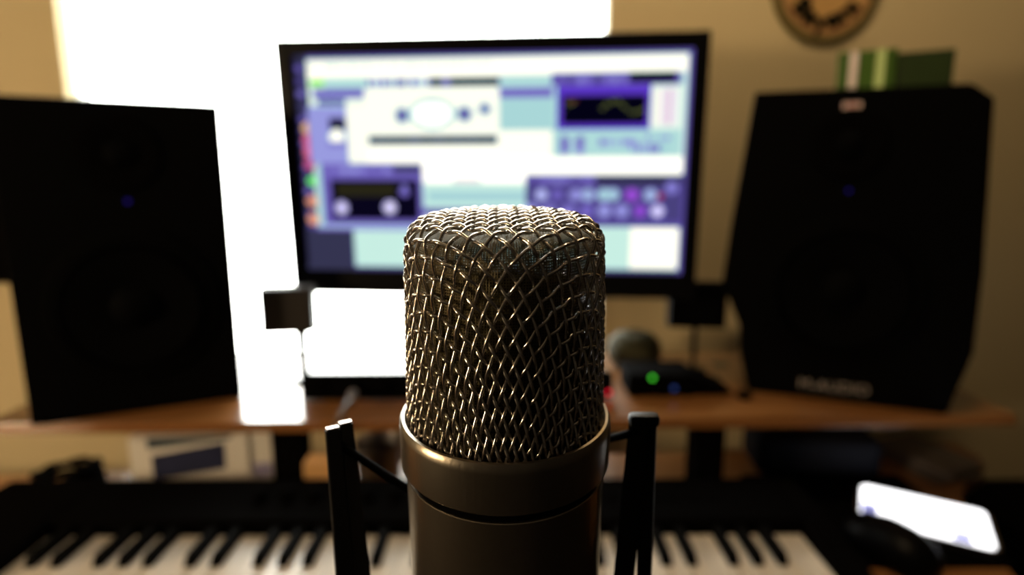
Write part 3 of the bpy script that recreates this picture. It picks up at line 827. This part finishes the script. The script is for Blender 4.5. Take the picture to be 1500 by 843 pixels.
# ------------------------------------------------------------------ shock mount
sm = thing('shock_mount', 'black shock mount with upright bars holding the microphone on elastic cords', 'shock mount', (.0081, AY, ZR), -R(3.25))
def bar(p0, p1, w0, w1, t, name, mt, spin=0, tip=None):
    """flat bar from p0 (top) to p1 (bottom); width w along the ring, thickness t"""
    p0, p1 = Vector(p0), Vector(p1)
    ax = (p1 - p0).normalized()
    u = Vector((math.cos(spin), math.sin(spin), 0)); u = (u - ax * u.dot(ax)).normalized(); v = ax.cross(u)
    bm = bmesh.new(); rows_ = []
    for p, w in ((p0, w0), (p0.lerp(p1, .5), (w0 + w1) / 2), (p1, w1)):
        rows_.append([bm.verts.new(p + u * a + v * c) for a, c in ((-w / 2, -t / 2), (w / 2, -t / 2), (w / 2, t / 2), (-w / 2, t / 2))])
    for A, B in zip(rows_, rows_[1:]):
        for k in range(4): bm.faces.new((A[k], A[(k + 1) % 4], B[(k + 1) % 4], B[k]))
    bm.faces.new(rows_[0][::-1]); bm.faces.new(rows_[-1])
    bmesh.ops.recalc_face_normals(bm, faces=bm.faces)
    bmesh.ops.bevel(bm, geom=list(bm.edges), offset=.0003, segments=2, affect='EDGES')
    o = obj(name, bm, mt, sm)
    if tip:
        b2 = bmesh.new()
        r_ = [b2.verts.new(p0 - ax * tip + u * a + v * c) for a, c in ((-w0 * .44, -t * .36), (w0 * .44, -t * .36), (w0 * .44, t * .36), (-w0 * .44, t * .36))]
        q_ = [b2.verts.new(p0 + ax * .0003 + u * a + v * c) for a, c in ((-w0 * .44, -t * .36), (w0 * .44, -t * .36), (w0 * .44, t * .36), (-w0 * .44, t * .36))]
        b2.faces.new(r_)
        for k in range(4): b2.faces.new((r_[k], r_[(k + 1) % 4], q_[(k + 1) % 4], q_[k]))
        bmesh.ops.recalc_face_normals(b2, faces=b2.faces)
        obj('cut_end', b2, M['cut_edge'], o)  # pale metal cap paints the highlight onto the bar tip
    return o
# left pair: two plates close together
bar((-.0464, .003, -.0055), (-.0413, -.003, -.125), .0035, .0064, .0022, 'upright_bar', M['mount'], R(30), tip=.0004)
bar((-.0437, .0055, -.0050), (-.0372, .004, -.125), .0035, .0064, .0022, 'upright_bar', M['mount'], R(30), tip=.0004)
# right pair: plates joined at the top, apart below
bar((.0335, .006, -.0050), (.0268, .006, -.125), .0052, .0060, .0022, 'upright_bar', M['mount'], R(-20))
bar((.0360, .007, -.0045), (.0372, .003, -.125), .0046, .0026, .0022, 'upright_bar', M['mount'], R(-20))
obj('bar_bridge', bx(-.0040, .0040, -.002, .002, -.0018, .0018, bev=.0012), M['mount'], sm, loc=(.0348, .0065, -.0045))
# rings, cords
obj('outer_ring', ring(.0395, .0032, -.125, c=(0, .002)), M['mount'], sm)
obj('inner_ring', ring(.0275, .0022, -.104, c=(0, .006)), M['rubber'], sm)
obj('elastic_cord', tube(bez((-.0455, .004, -.010), (-.040, .004, -.014), (-.031, .008, -.024), (-.0258, .010, -.0275), 12), .0011, 8), M['rubber'], sm)
obj('elastic_cord', tube(bez((.0330, .0055, -.0070), (.030, .006, -.009), (.0275, .010, -.011), (.0262, .013, -.013), 12), .0011, 8), M['rubber'], sm)
for a0 in (35, 145, 215, 325):
    ca, sa = math.cos(R(a0)), math.sin(R(a0))
    obj('elastic_cord', tube([(.0395 * ca, .002 + .0395 * sa, -.123), (.0275 * ca, .006 + .0275 * sa, -.104)], .0011, 8), M['rubber'], sm)
obj('swivel_bracket', tube(bez((-.0395, .002, -.125), (-.04, .002, -.19), (.04, .002, -.19), (.0395, .002, -.125), 24), .0034, 10), M['mount'], sm)
obj('swivel_joint', lathe([(.009, -.198), (.010, -.194), (.010, -.172), (.007, -.168), (0, -.168)], 24), M['mount'], sm, loc=(0, .002, 0))

# microphone stand under the mount
st = thing('microphone_stand', 'black microphone stand rising from the floor before the desk', 'stand', (AX, AY + .002, 0), 0)
obj('base', lathe([(0, 0), (.125, 0), (.125, .008), (.11, .02), (.03, .03), (0, .03)], 56), M['mount'], st)
obj('tube', lathe([(.011, .025), (.011, .60)], 20), M['mount'], st)
obj('clutch', lathe([(.011, .57), (.017, .58), (.017, .64), (.009, .65)], 24, cap=False), M['mount'], st)
obj('rod', lathe([(.0075, .60), (.0075, .947)], 16), M['steel'], st)
